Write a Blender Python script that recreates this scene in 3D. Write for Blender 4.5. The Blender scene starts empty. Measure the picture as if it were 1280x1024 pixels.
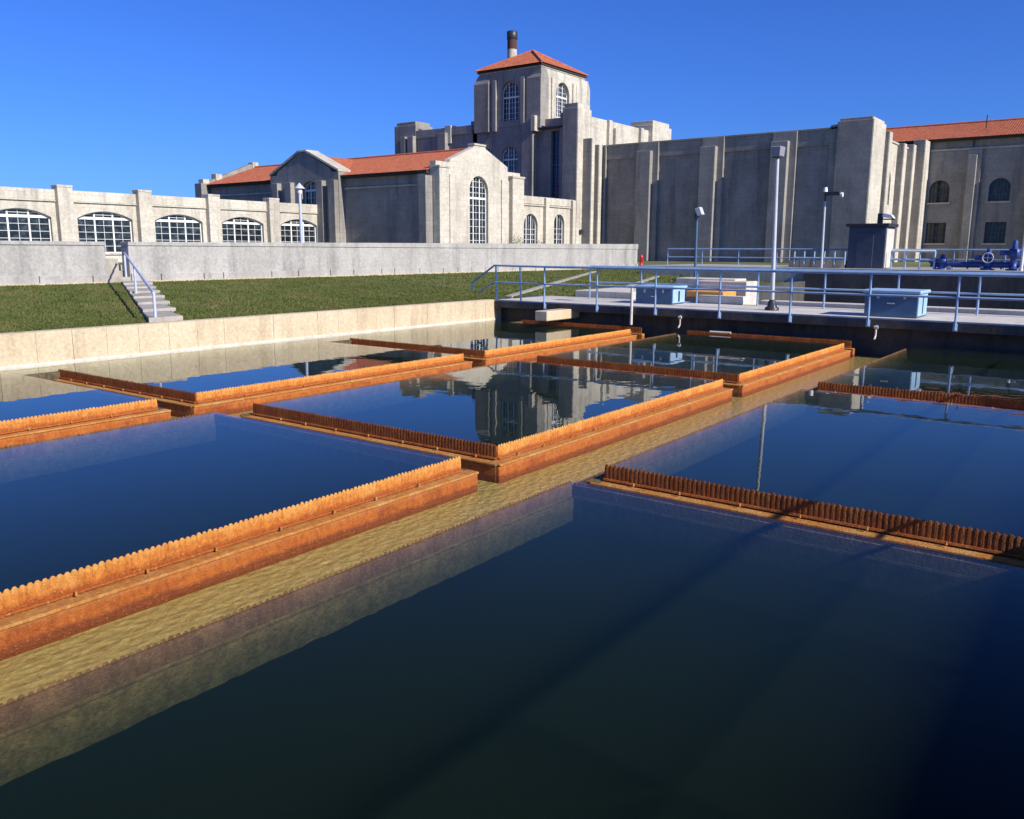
import bpy, bmesh, math, random
from mathutils import Vector, Matrix, Quaternion
random.seed(7)
S = bpy.context.scene
COL = S.collection
R = math.radians
# ------------------------------------------------------------------ camera, sky, sun
# world: X runs along the main channels (right and away), Y along the cross troughs
# (left and away); z = 0 is the water level of the settling basins
CAM_Z = 2.3
cam = bpy.data.cameras.new('camera'); cam_o = bpy.data.objects.new('camera', cam); COL.objects.link(cam_o)
cam.sensor_width = 36; cam.lens = 1058.8 / 1280 * 36; cam.clip_start = .05; cam.clip_end = 4000
pitch, roll, yaw = .18615, .004795, .636155
rt = Vector((math.sin(yaw), -math.cos(yaw), 0)); fw = Vector((math.cos(yaw), math.sin(yaw), 0)); up = Vector((0, 0, 1))
cz = fw * math.cos(pitch) - up * math.sin(pitch)
cy0 = -fw * math.sin(pitch) - up * math.cos(pitch)
cx = rt * math.cos(roll) - cy0 * math.sin(roll); cy = rt * math.sin(roll) + cy0 * math.cos(roll)
m3 = Matrix((cx, -cy, -cz)).transposed()
cam_o.matrix_world = Matrix.Translation((0, 0, CAM_Z)) @ m3.to_4x4()
S.camera = cam_o

SUN_EL, SUN_OFF = R(31), R(3.3)              # sun stands over -Y, a little towards -X
W = bpy.data.worlds.new('World'); S.world = W; W.use_nodes = True
nt = W.node_tree; nt.nodes.clear()
sky = nt.nodes.new('ShaderNodeTexSky'); sky.sky_type = 'NISHITA'; sky.sun_disc = False
sky.sun_elevation = SUN_EL; sky.sun_rotation = math.pi + SUN_OFF
sky.altitude = 200; sky.air_density = 1.0; sky.dust_density = .6; sky.ozone_density = 3.0
hs = nt.nodes.new('ShaderNodeMix'); hs.data_type = 'RGBA'; hs.blend_type = 'MULTIPLY'   # deep polarised blue of the whole sky
hs.inputs[0].default_value = 1; hs.inputs[7].default_value = (.38, .79, 1.86, 1)
bg = nt.nodes.new('ShaderNodeBackground'); bg.inputs['Strength'].default_value = .065
wo = nt.nodes.new('ShaderNodeOutputWorld')
nt.links.new(sky.outputs[0], hs.inputs[6]); nt.links.new(hs.outputs[2], bg.inputs[0]); nt.links.new(bg.outputs[0], wo.inputs[0])
sl = bpy.data.lights.new('sun', 'SUN'); sl.energy = 5.0; sl.angle = R(.53); sl.color = (1, .94, .84)
so = bpy.data.objects.new('sun', sl); COL.objects.link(so)
sd = Vector((-math.sin(SUN_OFF) * math.cos(SUN_EL), -math.cos(SUN_OFF) * math.cos(SUN_EL), math.sin(SUN_EL)))
so.rotation_euler = (-sd).to_track_quat('-Z', 'Y').to_euler(); so.location = (0, -20, 30)
S.view_settings.view_transform = 'Standard'; S.view_settings.look = 'None'
S.view_settings.exposure = .32; S.view_settings.gamma = 1; S.view_settings.use_curve_mapping = False
S.render.engine = 'CYCLES'; S.cycles.transparent_max_bounces = 16; S.cycles.max_bounces = 8; S.cycles.volume_bounces = 0
S.render.resolution_x = 1024; S.render.resolution_y = 819

# ------------------------------------------------------------------ materials
class N:
    def __init__(s, name):
        s.m = bpy.data.materials.new(name); s.m.use_nodes = True; s.t = s.m.node_tree; s.t.nodes.clear()
        s.out = s.t.nodes.new('ShaderNodeOutputMaterial')
        s.pos = s.t.nodes.new('ShaderNodeNewGeometry').outputs['Position']
    def n(s, k, **kw):
        d = s.t.nodes.new(k)
        for a, v in kw.items(): setattr(d, a, v)
        return d
    def l(s, a, b): s.t.links.new(a, b)
    def noise(s, scale, stretch=(1, 1, 1), detail=5, rough=.6, dist=0):
        mp = s.n('ShaderNodeMapping'); mp.inputs['Scale'].default_value = stretch; s.l(s.pos, mp.inputs['Vector'])
        t = s.n('ShaderNodeTexNoise'); t.inputs['Scale'].default_value = scale; t.inputs['Detail'].default_value = detail
        t.inputs['Roughness'].default_value = rough; t.inputs['Distortion'].default_value = dist
        s.l(mp.outputs[0], t.inputs['Vector']); return t.outputs['Fac']
    def ramp(s, fac, stops):
        r = s.n('ShaderNodeValToRGB'); e = r.color_ramp.elements
        while len(e) < len(stops): e.new(.5)
        for i, (p, c) in enumerate(stops):
            e[i].position = p; e[i].color = (*c, 1) if len(c) == 3 else c
        s.l(fac, r.inputs[0]); return r.outputs[0]
    def mix(s, fac, a, b, mode='MIX'):
        x = s.n('ShaderNodeMix', data_type='RGBA', blend_type=mode)
        for sock, v in ((0, fac), (6, a), (7, b)):
            if hasattr(v, 'links'): s.l(v, x.inputs[sock])
            else: x.inputs[sock].default_value = v if sock == 0 else (*v, 1)
        return x.outputs[2]
    def bump(s, h, strength=.4, dist=.02):
        b = s.n('ShaderNodeBump'); b.inputs['Strength'].default_value = strength; b.inputs['Distance'].default_value = dist
        s.l(h, b.inputs['Height']); return b.outputs[0]
    def bsdf(s, col, rough=.85, nrm=None, metal=0, spec=.3):
        p = s.n('ShaderNodeBsdfPrincipled')
        if hasattr(col, 'links'): s.l(col, p.inputs['Base Color'])
        else: p.inputs['Base Color'].default_value = (*col, 1)
        if hasattr(rough, 'links'): s.l(rough, p.inputs['Roughness'])
        else: p.inputs['Roughness'].default_value = rough
        p.inputs['Metallic'].default_value = metal; p.inputs['Specular IOR Level'].default_value = spec
        if nrm is not None: s.l(nrm, p.inputs['Normal'])
        s.l(p.outputs[0], s.out.inputs[0]); return s.m

def stone(name, a, b, c, blot=.5, streak=1.6, fine=14, bump=.35, rough=.9, course=0):
    n = N(name)
    col = n.mix(n.ramp(n.noise(blot, detail=8, rough=.7), [(.36, (0, 0, 0)), (.62, (1, 1, 1))]), a, b)
    st = n.ramp(n.noise(streak, (1, 1, .12), detail=7, rough=.65), [(.50, (0, 0, 0)), (.74, (1, 1, 1))])
    col = n.mix(st, col, c)
    fi = n.noise(fine, detail=5, rough=.7)
    x = n.n('ShaderNodeMix', data_type='RGBA', blend_type='MULTIPLY'); x.inputs[0].default_value = 1
    n.l(col, x.inputs[6]); n.l(n.ramp(fi, [(.28, (.74, .74, .74)), (.72, (1.14, 1.14, 1.14))]), x.inputs[7]); col = x.outputs[2]
    h = fi
    if course:      # coursed ashlar: every stone a slightly different tone
        sp = n.n('ShaderNodeSeparateXYZ'); n.l(n.pos, sp.inputs[0]); su = n.n('ShaderNodeMath', operation='ADD'); n.l(sp.outputs[0], su.inputs[0]); n.l(sp.outputs[1], su.inputs[1])
        cb = n.n('ShaderNodeCombineXYZ'); n.l(su.outputs[0], cb.inputs[0]); n.l(sp.outputs[2], cb.inputs[1])
        br = n.n('ShaderNodeTexBrick'); n.l(cb.outputs[0], br.inputs['Vector']); br.inputs['Scale'].default_value = 1
        br.inputs['Brick Width'].default_value = course * 2.3; br.inputs['Row Height'].default_value = course; br.inputs['Mortar Size'].default_value = .03
        br.inputs['Color1'].default_value = (.86, .86, .86, 1); br.inputs['Color2'].default_value = (1.08, 1.08, 1.08, 1); br.inputs['Mortar'].default_value = (.74, .74, .74, 1)
        y = n.n('ShaderNodeMix', data_type='RGBA', blend_type='MULTIPLY'); y.inputs[0].default_value = .5
        n.l(col, y.inputs[6]); n.l(br.outputs[0], y.inputs[7]); col = y.outputs[2]
    return n.bsdf(col, rough, n.bump(h, bump, .03))
M = {}
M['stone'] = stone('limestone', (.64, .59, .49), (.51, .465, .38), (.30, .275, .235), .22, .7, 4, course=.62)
M['stone_shaded'] = stone('shaded_stone', (.355, .33, .295), (.27, .25, .225), (.165, .155, .145), .25, .7, 4, course=.62)  # darker copy of the limestone: shade of the west faces put into its colour
M['stone_trim'] = stone('trim_stone', (.58, .53, .44), (.47, .43, .35), (.30, .275, .235), .5, 1.0, 5)
M['wall_grey'] = stone('grey_concrete', (.45, .43, .395), (.36, .345, .315), (.23, .22, .205), .6, 1.4, 9)
M['wall_cream'] = stone('cream_concrete', (.62, .51, .345), (.55, .44, .285), (.42, .32, .20), .9, 2.0, 16, .2)
M['deck'] = stone('deck_concrete', (.68, .62, .53), (.58, .53, .45), (.44, .40, .34), 1.2, 1.6, 18, .2)
M['deck_dark'] = stone('dark_concrete', (.10, .092, .08), (.065, .06, .055), (.03, .028, .025), 1.2, 2.5, 10)  # much darker than the deck concrete
M['step'] = stone('step_concrete', (.46, .42, .36), (.36, .325, .275), (.25, .225, .19), 2, 2, 16, .2)

def rust(name, a, b, c, d, zs=.25, line=None, crust=None):
    n = N(name)
    f = n.noise(13, (1, 1, zs), detail=8, rough=.75)
    col = n.mix(n.ramp(f, [(.40, (0, 0, 0)), (.60, (1, 1, 1))]), a, b)
    col = n.mix(n.ramp(n.noise(3.1, (1, 1, .6), detail=8, rough=.72), [(.48, (0, 0, 0)), (.64, (1, 1, 1))]), col, c)
    sz = n.n('ShaderNodeSeparateXYZ'); n.l(n.pos, sz.inputs[0])
    def band(z_hi, width, wob):      # 1 below z_hi, ragged edge
        nz = n.n('ShaderNodeMath', operation='MULTIPLY_ADD'); n.l(n.noise(6, (1, 1, .3), 6, .7), nz.inputs[0]); nz.inputs[1].default_value = wob; n.l(sz.outputs[2], nz.inputs[2])
        mr = n.n('ShaderNodeMapRange'); n.l(nz.outputs[0], mr.inputs[0]); mr.inputs[1].default_value = z_hi + wob / 2 - width; mr.inputs[2].default_value = z_hi + wob / 2 + width; mr.inputs[3].default_value = 1; mr.inputs[4].default_value = 0; return mr.outputs[0]
    if line: col = n.mix(band(line[0], .02, .10), col, line[1])
    if crust:
        iv = n.n('ShaderNodeMath', operation='SUBTRACT'); iv.inputs[0].default_value = 1; n.l(band(crust[0], .03, .12), iv.inputs[1]); ml = n.n('ShaderNodeMath', operation='MULTIPLY'); n.l(iv.outputs[0], ml.inputs[0]); ml.inputs[1].default_value = .6
        col = n.mix(ml.outputs[0], col, crust[1])
    g = n.noise(55, detail=6, rough=.75)
    col = n.mix(n.ramp(g, [(.55, (0, 0, 0)), (.72, (1, 1, 1))]), col, d)
    x = n.n('ShaderNodeMix', data_type='RGBA', blend_type='MULTIPLY'); x.inputs[0].default_value = 1
    n.l(col, x.inputs[6]); n.l(n.ramp(n.noise(28, (1, 1, .7), 6, .7), [(.34, (.74, .70, .66)), (.6, (1.05, 1.05, 1.05))]), x.inputs[7])
    return n.bsdf(x.outputs[2], .7, n.bump(g, .9, .03), spec=.3)
M['weir'] = rust('orange_weir_algae', (.74, .27, .045), (.58, .165, .022), (.78, .36, .085), (.86, .52, .20), line=(-.07, (.44, .11, .018)), crust=(.0, (.84, .44, .11)))
M['weir_brown'] = rust('shaded_brown_algae', (.42, .12, .02), (.26, .065, .012), (.46, .15, .028), (.62, .27, .08))  # browner algae, with the shade of the cross weirs put into the colour
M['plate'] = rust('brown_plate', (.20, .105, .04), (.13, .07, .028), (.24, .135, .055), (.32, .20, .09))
M['launder'] = rust('rust_red_wall', (.43, .105, .018), (.52, .16, .026), (.30, .065, .013), (.62, .26, .09), .35, line=(-.285, (.20, .05, .014)), crust=(-.19, (.56, .24, .08)))
M['ledge'] = rust('ochre_ledge', (.64, .27, .06), (.52, .19, .035), (.66, .36, .12), (.74, .50, .22), 1)
def bed():
    n = N('channel_bed')
    v = n.n('ShaderNodeTexVoronoi'); v.inputs['Scale'].default_value = 13; v.feature = 'F1'
    mp = n.n('ShaderNodeMapping'); mp.inputs['Scale'].default_value = (.55, 1, 1); n.l(n.pos, mp.inputs[0])
    n.l(mp.outputs[0], v.inputs['Vector'])
    f = n.noise(24, (.7, 1, 1), detail=7, rough=.75, dist=.8)
    col = n.ramp(f, [(.28, (.24, .165, .05)), (.44, (.36, .265, .09)), (.58, (.46, .35, .135)), (.76, (.62, .51, .25))])
    ad = n.n('ShaderNodeMath', operation='ADD'); n.l(f, ad.inputs[0]); n.l(v.outputs[0], ad.inputs[1])
    return n.bsdf(col, .8, n.bump(ad.outputs[0], .7, .03), spec=.2)
M['bed'] = bed()
def mottled():
    n = N('submerged_wall'); f = n.noise(9, (1, 1, 1), 9, .78); g = n.noise(34, detail=5, rough=.7)
    col = n.ramp(f, [(.30, (.10, .062, .022)), (.46, (.17, .108, .036)), (.58, (.23, .15, .05)), (.74, (.33, .23, .085))])
    x = n.n('ShaderNodeMix', data_type='RGBA', blend_type='MULTIPLY'); x.inputs[0].default_value = 1
    n.l(col, x.inputs[6]); n.l(n.ramp(g, [(.32, (.7, .7, .7)), (.7, (1.15, 1.15, 1.15))]), x.inputs[7])
    return n.bsdf(x.outputs[2], .9, n.bump(g, 1, .03))
M['inner'] = mottled()
M['inner_dim'] = stone('dimmed_inner', (.16, .115, .06), (.06, .05, .032), (.03, .027, .02), 7, 12, 30)  # darker submerged wall tone, put in to dim ledges the sun strikes
M['deep'] = N('basin_floor').bsdf((.0008, .0012, .001), 1, spec=.0)

def water(name, tint, bs, bscale, bdist, detail=3, stretch=(1, 1, 1), scale2=None, base=.0015):
    n = N(name)
    h = n.noise(bscale, stretch, detail, .5)
    if scale2:
        ad = n.n('ShaderNodeMath', operation='ADD'); n.l(h, ad.inputs[0]); n.l(n.noise(scale2, stretch, 2), ad.inputs[1]); h = ad.outputs[0]
    b = n.bump(h, bs, bdist)
    ge = n.n('ShaderNodeNewGeometry'); dt = n.n('ShaderNodeVectorMath', operation='DOT_PRODUCT'); n.l(ge.outputs['Incoming'], dt.inputs[0]); n.l(b, dt.inputs[1])
    def ma(op, a, v): 
        q = n.n('ShaderNodeMath', operation=op, use_clamp=(op == 'SUBTRACT')); 
        for i_, w_ in ((0, a), (1, v)):
            if hasattr(w_, 'links'): n.l(w_, q.inputs[i_])
            elif w_ is not None: q.inputs[i_].default_value = w_
        return q
    ab = ma('ABSOLUTE', dt.outputs['Value'], None); om = ma('SUBTRACT', 1.0, ab.outputs[0]); p5 = ma('POWER', om.outputs[0], 5.8)
    fr = n.n('ShaderNodeMath', operation='MULTIPLY_ADD'); n.l(p5.outputs[0], fr.inputs[0]); fr.inputs[1].default_value = .98; fr.inputs[2].default_value = base
    tr = n.n('ShaderNodeBsdfTransparent'); tr.inputs[0].default_value = (*tint, 1)
    gl = n.n('ShaderNodeBsdfGlossy'); gl.inputs['Roughness'].default_value = .0; gl.inputs[0].default_value = (1, 1, 1, 1); n.l(b, gl.inputs['Normal'])
    mx = n.n('ShaderNodeMixShader'); n.l(fr.outputs[0], mx.inputs[0]); n.l(tr.outputs[0], mx.inputs[1]); n.l(gl.outputs[0], mx.inputs[2])
    n.l(mx.outputs[0], n.out.inputs[0]); return n.m
M['water'] = water('still_water', (.96, .98, .97), .10, 2.2, .012, 2, (1, 1, 1))
M['flow'] = water('running_water', (.95, .95, .86), .4, 13, .022, 4, (.75, 1, 1), 34)

def murk():      # slightly turbid green water below the surface
    n = N('turbid_water')
    sc = n.n('ShaderNodeVolumeScatter'); sc.inputs['Color'].default_value = (.55, .85, .62, 1); sc.inputs['Density'].default_value = .058
    ab = n.n('ShaderNodeVolumeAbsorption'); ab.inputs['Color'].default_value = (.30, .46, .42, 1); ab.inputs['Density'].default_value = 1.5
    ad = n.n('ShaderNodeAddShader'); n.l(sc.outputs[0], ad.inputs[0]); n.l(ab.outputs[0], ad.inputs[1]); n.l(ad.outputs[0], n.out.inputs['Volume']); return n.m
M['murk'] = murk()
def paint(name, a, b, rough=.45):
    n = N(name)
    col = n.mix(n.ramp(n.noise(3, detail=6, rough=.7), [(.45, (0, 0, 0)), (.7, (1, 1, 1))]), a, b)
    return n.bsdf(col, rough, n.bump(n.noise(30, detail=3), .1, .01), spec=.5)
M['blue'] = paint('blue_paint', (.26, .39, .57), (.17, .27, .43))
M['blue_light'] = paint('sunlit_blue_paint', (.34, .50, .68), (.26, .41, .58))
M['blue_box'] = paint('shaded_slate_blue_paint', (.06, .13, .23), (.04, .095, .175))  # dark blue that carries the shade of the cabinet fronts
M['blue_dark'] = paint('deep_blue_paint', (.025, .06, .24), (.015, .035, .15))
M['lavender'] = paint('pale_handrail_paint', (.48, .53, .68), (.38, .42, .56))
M['white'] = paint('white_paint', (.80, .80, .78), (.66, .66, .63))
M['galv'] = paint('galvanised_grey', (.50, .51, .53), (.40, .41, .43), .4)
M['grey'] = paint('lamp_grey', (.26, .26, .29), (.20, .20, .22))
M['black'] = paint('black_metal', (.025, .025, .028), (.05, .05, .05))
M['shed'] = paint('dark_slate_metal', (.055, .07, .10), (.04, .05, .075), .5)
M['red'] = paint('red_paint', (.62, .03, .03), (.45, .02, .02))
M['pipe_white'] = paint('pale_pipe', (.62, .58, .50), (.48, .44, .38))
def glass():
    n = N('window_glass')
    f = n.noise(1.3, detail=2)
    return n.bsdf(n.ramp(f, [(.45, (.012, .015, .02)), (.62, (.04, .05, .055)), (.78, (.14, .15, .145))]), .08, spec=.5)
M['glass'] = glass()
def tile():
    n = N('clay_tile')
    f = n.noise(2.2, detail=6, rough=.75)
    col = n.ramp(f, [(.28, (.26, .075, .038)), (.45, (.42, .12, .058)), (.60, (.50, .165, .085)), (.78, (.58, .26, .15))])
    g = n.noise(.5, detail=5)
    col = n.mix(n.ramp(g, [(.55, (0, 0, 0)), (.75, (.6, .6, .6))]), col, (.22, .08, .05))
    return n.bsdf(col, .8, n.bump(f, .3, .03))
M['tile'] = tile()
M['tile_dark'] = N('eave_board').bsdf((.045, .035, .03), .9)
def grassm():
    n = N('grass')
    f = n.noise(.9, (1, .55, 1), detail=9, rough=.78)
    col = n.ramp(f, [(.32, (.038, .066, .014)), (.45, (.085, .118, .026)), (.54, (.13, .142, .043)), (.66, (.21, .155, .078))])
    g = n.noise(25, detail=3)
    return n.bsdf(n.mix(n.ramp(g, [(.4, (0, 0, 0)), (.7, (1, 1, 1))]), col, (.145, .155, .05)), .9, n.bump(g, .6, .05), spec=.1)
M['grass'] = grassm()
M['leaf'] = N('leaf').bsdf((.055, .10, .022), .7)
def groundm():
    n = N('ground')
    f = n.noise(.15, detail=6)
    return n.bsdf(n.ramp(f, [(.35, (.09, .11, .04)), (.6, (.15, .15, .07)), (.75, (.22, .20, .14))]), .95)
M['ground'] = groundm()
M['asphalt'] = stone('apron_concrete', (.46, .44, .39), (.36, .34, .30), (.27, .26, .23), .5, 1, 10, .2)
def stack():
    n = N('chimney_stone')
    return n.bsdf(n.ramp(n.noise(1.2, (1, 1, .4), 6), [(.35, (.42, .38, .32)), (.6, (.52, .48, .41)), (.75, (.33, .29, .25))]), .9)
M['stack'] = stack()
M['soot'] = N('sooty_brick').bsdf((.085, .045, .032), .9)

# ------------------------------------------------------------------ helpers
CAM_SCALING = False          # when on, the buildings already placed are scaled uniformly about the camera point
CAM_SCALE, CAM_SHIFT = 1.6, -1.38  # scale factor, and the height shift that keeps the camera point fixed
def scale_about_cam(p): return Vector((p[0] * CAM_SCALE, p[1] * CAM_SCALE, p[2] * CAM_SCALE + CAM_SHIFT))
def empty(name, loc, label=None, cat=None, group=None, kind=None):
    if CAM_SCALING: loc = scale_about_cam(loc)
    o = bpy.data.objects.new(name, None); COL.objects.link(o); o.location = loc; o.empty_display_size = .2
    tag(o, label, cat, group, kind); return o
def tag(o, label=None, cat=None, group=None, kind=None):
    for k, v in (('label', label), ('category', cat), ('group', group), ('kind', kind)):
        if v: o[k] = v
    return o
def origin_of(parent):
    v = Vector((0, 0, 0))
    while parent is not None: v += Vector(parent.location); parent = parent.parent
    return v
class MB:
    """collects solid pieces in world coordinates and links them as one mesh"""
    def __init__(s): s.v = []; s.f = []; s.sm = []
    def add(s, v, f, smooth=False):
        b = len(s.v); s.v += [tuple(p) for p in v]; s.f += [tuple(i + b for i in q) for q in f]; s.sm += [smooth] * len(f); return s
    def box(s, x0, x1, y0, y1, z0, z1):
        x0, x1 = min(x0, x1), max(x0, x1); y0, y1 = min(y0, y1), max(y0, y1)
        v = [(x, y, z) for z in (z0, z1) for y in (y0, y1) for x in (x0, x1)]
        return s.add(v, [(0, 2, 3, 1), (4, 5, 7, 6), (0, 1, 5, 4), (1, 3, 7, 5), (3, 2, 6, 7), (2, 0, 4, 6)])
    def hexa(s, lo, hi):        # two quads (4 points each), bottom and top
        return s.add(list(lo) + list(hi), [(3, 2, 1, 0), (4, 5, 6, 7), (0, 1, 5, 4), (1, 2, 6, 5), (2, 3, 7, 6), (3, 0, 4, 7)])
    def prism(s, pts, d0, d1, fr):
        n = len(pts); P = [fr(u, v, d0) for u, v in pts] + [fr(u, v, d1) for u, v in pts]
        return s.add(P, [tuple(range(n)), tuple(range(2 * n - 1, n - 1, -1))] + [(i, i + n, (i + 1) % n + n, (i + 1) % n) for i in range(n)])
    def tube(s, a, b, r, r2=None, n=8, smooth=True):
        a, b = Vector(a), Vector(b); r2 = r if r2 is None else r2
        q = (b - a).to_track_quat('Z', 'Y'); v = []
        for p, rr in ((a, r), (b, r2)):
            for i in range(n):
                t = 2 * math.pi * i / n; v.append(p + q @ Vector((rr * math.cos(t), rr * math.sin(t), 0)))
        s.add(v, [(i, (i + 1) % n, (i + 1) % n + n, i + n) for i in range(n)], smooth)
        return s.add(v, [tuple(range(n - 1, -1, -1)), tuple(range(n, 2 * n))])
    def path(s, pts, r, n=8):
        for a, b in zip(pts, pts[1:]): s.tube(a, b, r, n=n)
        return s
    def lathe(s, c, prof, n=16):     # prof: (radius, z)
        v = []; 
        for r, z in prof:
            for i in range(n):
                t = 2 * math.pi * i / n; v.append((c[0] + r * math.cos(t), c[1] + r * math.sin(t), c[2] + z))
        k = len(prof)
        s.add(v, [(j * n + i, j * n + (i + 1) % n, (j + 1) * n + (i + 1) % n, (j + 1) * n + i) for j in range(k - 1) for i in range(n)], True)
        return s.add(v, [tuple(range(n - 1, -1, -1)), tuple(range((k - 1) * n, k * n))])
    def build(s, name, mat, parent=None, bevel=0, fix=True, **tags):
        o0 = origin_of(parent)
        me = bpy.data.meshes.new(name)
        me.from_pydata([(scale_about_cam(p) if CAM_SCALING else Vector(p)) - o0 for p in s.v], [], s.f)
        me.polygons.foreach_set('use_smooth', s.sm)
        if fix or bevel:
            bm = bmesh.new(); bm.from_mesh(me)
            if bevel:
                bmesh.ops.recalc_face_normals(bm, faces=bm.faces[:])
                bmesh.ops.bevel(bm, geom=bm.edges[:], offset=bevel, segments=1, affect='EDGES', clamp_overlap=True)
            if fix: bmesh.ops.recalc_face_normals(bm, faces=bm.faces[:])
            bm.to_mesh(me); bm.free()
        me.materials.append(M[mat]); me.update()
        o = bpy.data.objects.new(name, me); COL.objects.link(o)
        if parent is not None: o.parent = parent
        tag(o, tags.get('label'), tags.get('cat'), tags.get('group'), tags.get('kind'))
        return o
def box(name, b, mat, parent=None, bevel=0, **t): return MB().box(*b).build(name, mat, parent, bevel, **t)
def south(y0): return lambda u, v, d: (u, y0 - d, v)      # a face that looks towards -Y (the sunny side)
def west(x0): return lambda u, v, d: (x0 - d, u, v)       # a face that looks towards -X (the shady side)
def arch(u0, u1, spring, rise, n=10):
    """points along an arch from u0 to u1, both ends at the spring line"""
    if rise <= 0: return [(u0, spring), (u1, spring)]
    w = (u1 - u0) / 2; c = (u0 + u1) / 2; r = (w * w + rise * rise) / (2 * rise); zc = spring + rise - r
    a0 = math.asin(min(1, w / r)); a0 = a0 if rise <= w else math.pi - a0
    return [(c + r * math.sin(-a0 + 2 * a0 * i / n), zc + r * math.cos(-a0 + 2 * a0 * i / n)) for i in range(n + 1)]
def bay(u0, u1, z0, z1, opens, fr, d0, d1, mb):
    """a wall bay from u0 to u1 with openings (ua, ub, sill, spring, rise) side by side"""
    opens = sorted(opens); edges = [u0] + [(a[1] + b[0]) / 2 for a, b in zip(opens, opens[1:])] + [u1]
    for (ua, ub, sill, spring, rise), e0, e1 in zip(opens, edges, edges[1:]):
        ar = arch(ua, ub, spring, rise)
        mb.prism([(e0, sill), (ua, sill)] + ar + [(ub, sill), (e1, sill), (e1, z1), (e0, z1)], d0, d1, fr)
        if sill > z0: mb.box(*_ext(fr, e0, e1, z0, sill, d0, d1))
def _ext(fr, u0, u1, v0, v1, d0, d1):
    a, b = fr(u0, v0, d0), fr(u1, v1, d1)
    return min(a[0], b[0]), max(a[0], b[0]), min(a[1], b[1]), max(a[1], b[1]), min(a[2], b[2]), max(a[2], b[2])
def window(parent, fr, op, dep, cols=3, rows=4, transom=None, bar=.13, thin=.045, mat='white', toprows=2, glassmat='glass'):
    ua, ub, sill, spring, rise = op; c = (ua + ub) / 2; w = ub - ua
    mb = MB()
    o = [(ua, sill)] + arch(ua, ub, spring, rise) + [(ub, sill)]
    fb = bar * .55; k = (w - 2 * fb) / w
    i = [(c + (u - c) * k, min(v, spring + rise) - (fb if v > sill + 1e-6 else -fb)) for u, v in o]
    n = len(o)
    for a in range(n - 1):      # frame ring as short blocks
        mb.prism([o[a], o[a + 1], i[a + 1], i[a]], dep, dep + .12, fr)
    mb.prism([o[-1], o[0], i[0], i[-1]], dep, dep + .12, fr)
    def top_at(u):
        if rise <= 0: return spring
        hw = w / 2; r = (hw * hw + rise * rise) / (2 * rise); zc = spring + rise - r
        return zc + math.sqrt(max(0, r * r - (u - c) ** 2))
    B = lambda u0, u1, v0, v1, d0=dep + .01, d1=dep + .10: mb.box(*_ext(fr, u0, u1, v0, v1, d0, d1))
    for j in range(1, cols):
        u = ua + w * j / cols; B(u - bar * .45, u + bar * .45, sill + bar * .6, top_at(u) - .02)
    if transom: B(ua + bar * .6, ub - bar * .6, transom - bar * .75, transom + bar * .75, dep + .012, dep + .13)
    for j in range(cols):
        us = ua + w * (j + .5) / cols; B(us - thin / 2, us + thin / 2, sill + bar * .6, top_at(us) - .02, dep + .02, dep + .07)
    t1 = transom or spring
    for r_ in range(1, rows):
        z = sill + (t1 - sill) * r_ / rows; B(ua + bar * .6, ub - bar * .6, z - thin / 2, z + thin / 2, dep + .022, dep + .068)
    if transom:
        for r_ in range(1, toprows + 1):
            z = t1 + (spring + rise - t1) * r_ / (toprows + 1)
            us = [ua + w * q / 40 for q in range(41) if top_at(ua + w * q / 40) > z + .05]
            if len(us) > 2 and z < spring + rise - .15: B(max(us[0], ua + bar * .6), min(us[-1], ub - bar * .6), z - thin / 2, z + thin / 2, dep + .022, dep + .068)
    f = mb.build('window', mat, parent)
    g = MB(); ins = [(c + (u - c) * .97, v - .03 if v > sill + 1e-6 else v + .03) for u, v in o]
    g.prism(ins, dep + .03, dep + .045, fr); g.build('glazing', glassmat, f)
    return f
def slope(name, A, B, D, parent, tmax=lambda s: 1, rib=.20, h=.038, mat='tile', course=.28):
    """barrel-tiled roof slope: A-B the eave, A-D the line of fall"""
    A, B, D = Vector(A), Vector(B), Vector(D); e = B - A; L = e.length; f = D - A; nrm = e.cross(f).normalized()
    if nrm.z < 0: nrm = -nrm
    nc = max(2, int(L / rib)) * 4; nr = max(2, int(f.length / course)); v = []; fc = []
    rows = []
    for j in range(nr): rows += [(j / nr, .02), ((j + 1) / nr, 0)]
    for i in range(nc + 1):
        s_ = i / nc; prof = (0, .72, 1, .72)[i % 4] * h
        tm = tmax(s_)
        for (t, st) in rows:
            jit = random.uniform(-.004, .004)
            v.append(A + e * s_ + f * min(t, tm) + nrm * (prof + st + jit))
    k = len(rows)
    for i in range(nc):
        for j in range(k - 1): fc.append((i * k + j, (i + 1) * k + j, (i + 1) * k + j + 1, i * k + j + 1))
    mb = MB(); mb.add(v, fc, False)
    o = mb.build(name, mat, parent, fix=False)
    return o

# ------------------------------------------------------------------ ground
def sheet(mb, x0, x1, y0, y1, z): return mb.add([(x0, y0, z), (x1, y0, z), (x1, y1, z), (x0, y1, z)], [(0, 1, 2, 3)])
g = MB(); GZ = 1.40; YW = 30.3          # GZ: terrace before the buildings; YW: face of the grey wall
sheet(g, -900, 900, YW + .2, 1200, .84); sheet(g, 55, 900, -900, YW + .2, .84); sheet(g, -900, -8, -900, YW + .2, .60); sheet(g, -8, 55, -900, -30, .60)
g.build('ground', 'ground', fix=False, kind='structure')
g = MB(); sheet(g, -6, 22.9, -30, 17.7, -4.0); sheet(g, 26.9, 47.3, -30, 15.0, -2.5)
g.build('basin_floor', 'deep', fix=False, kind='structure')

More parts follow.
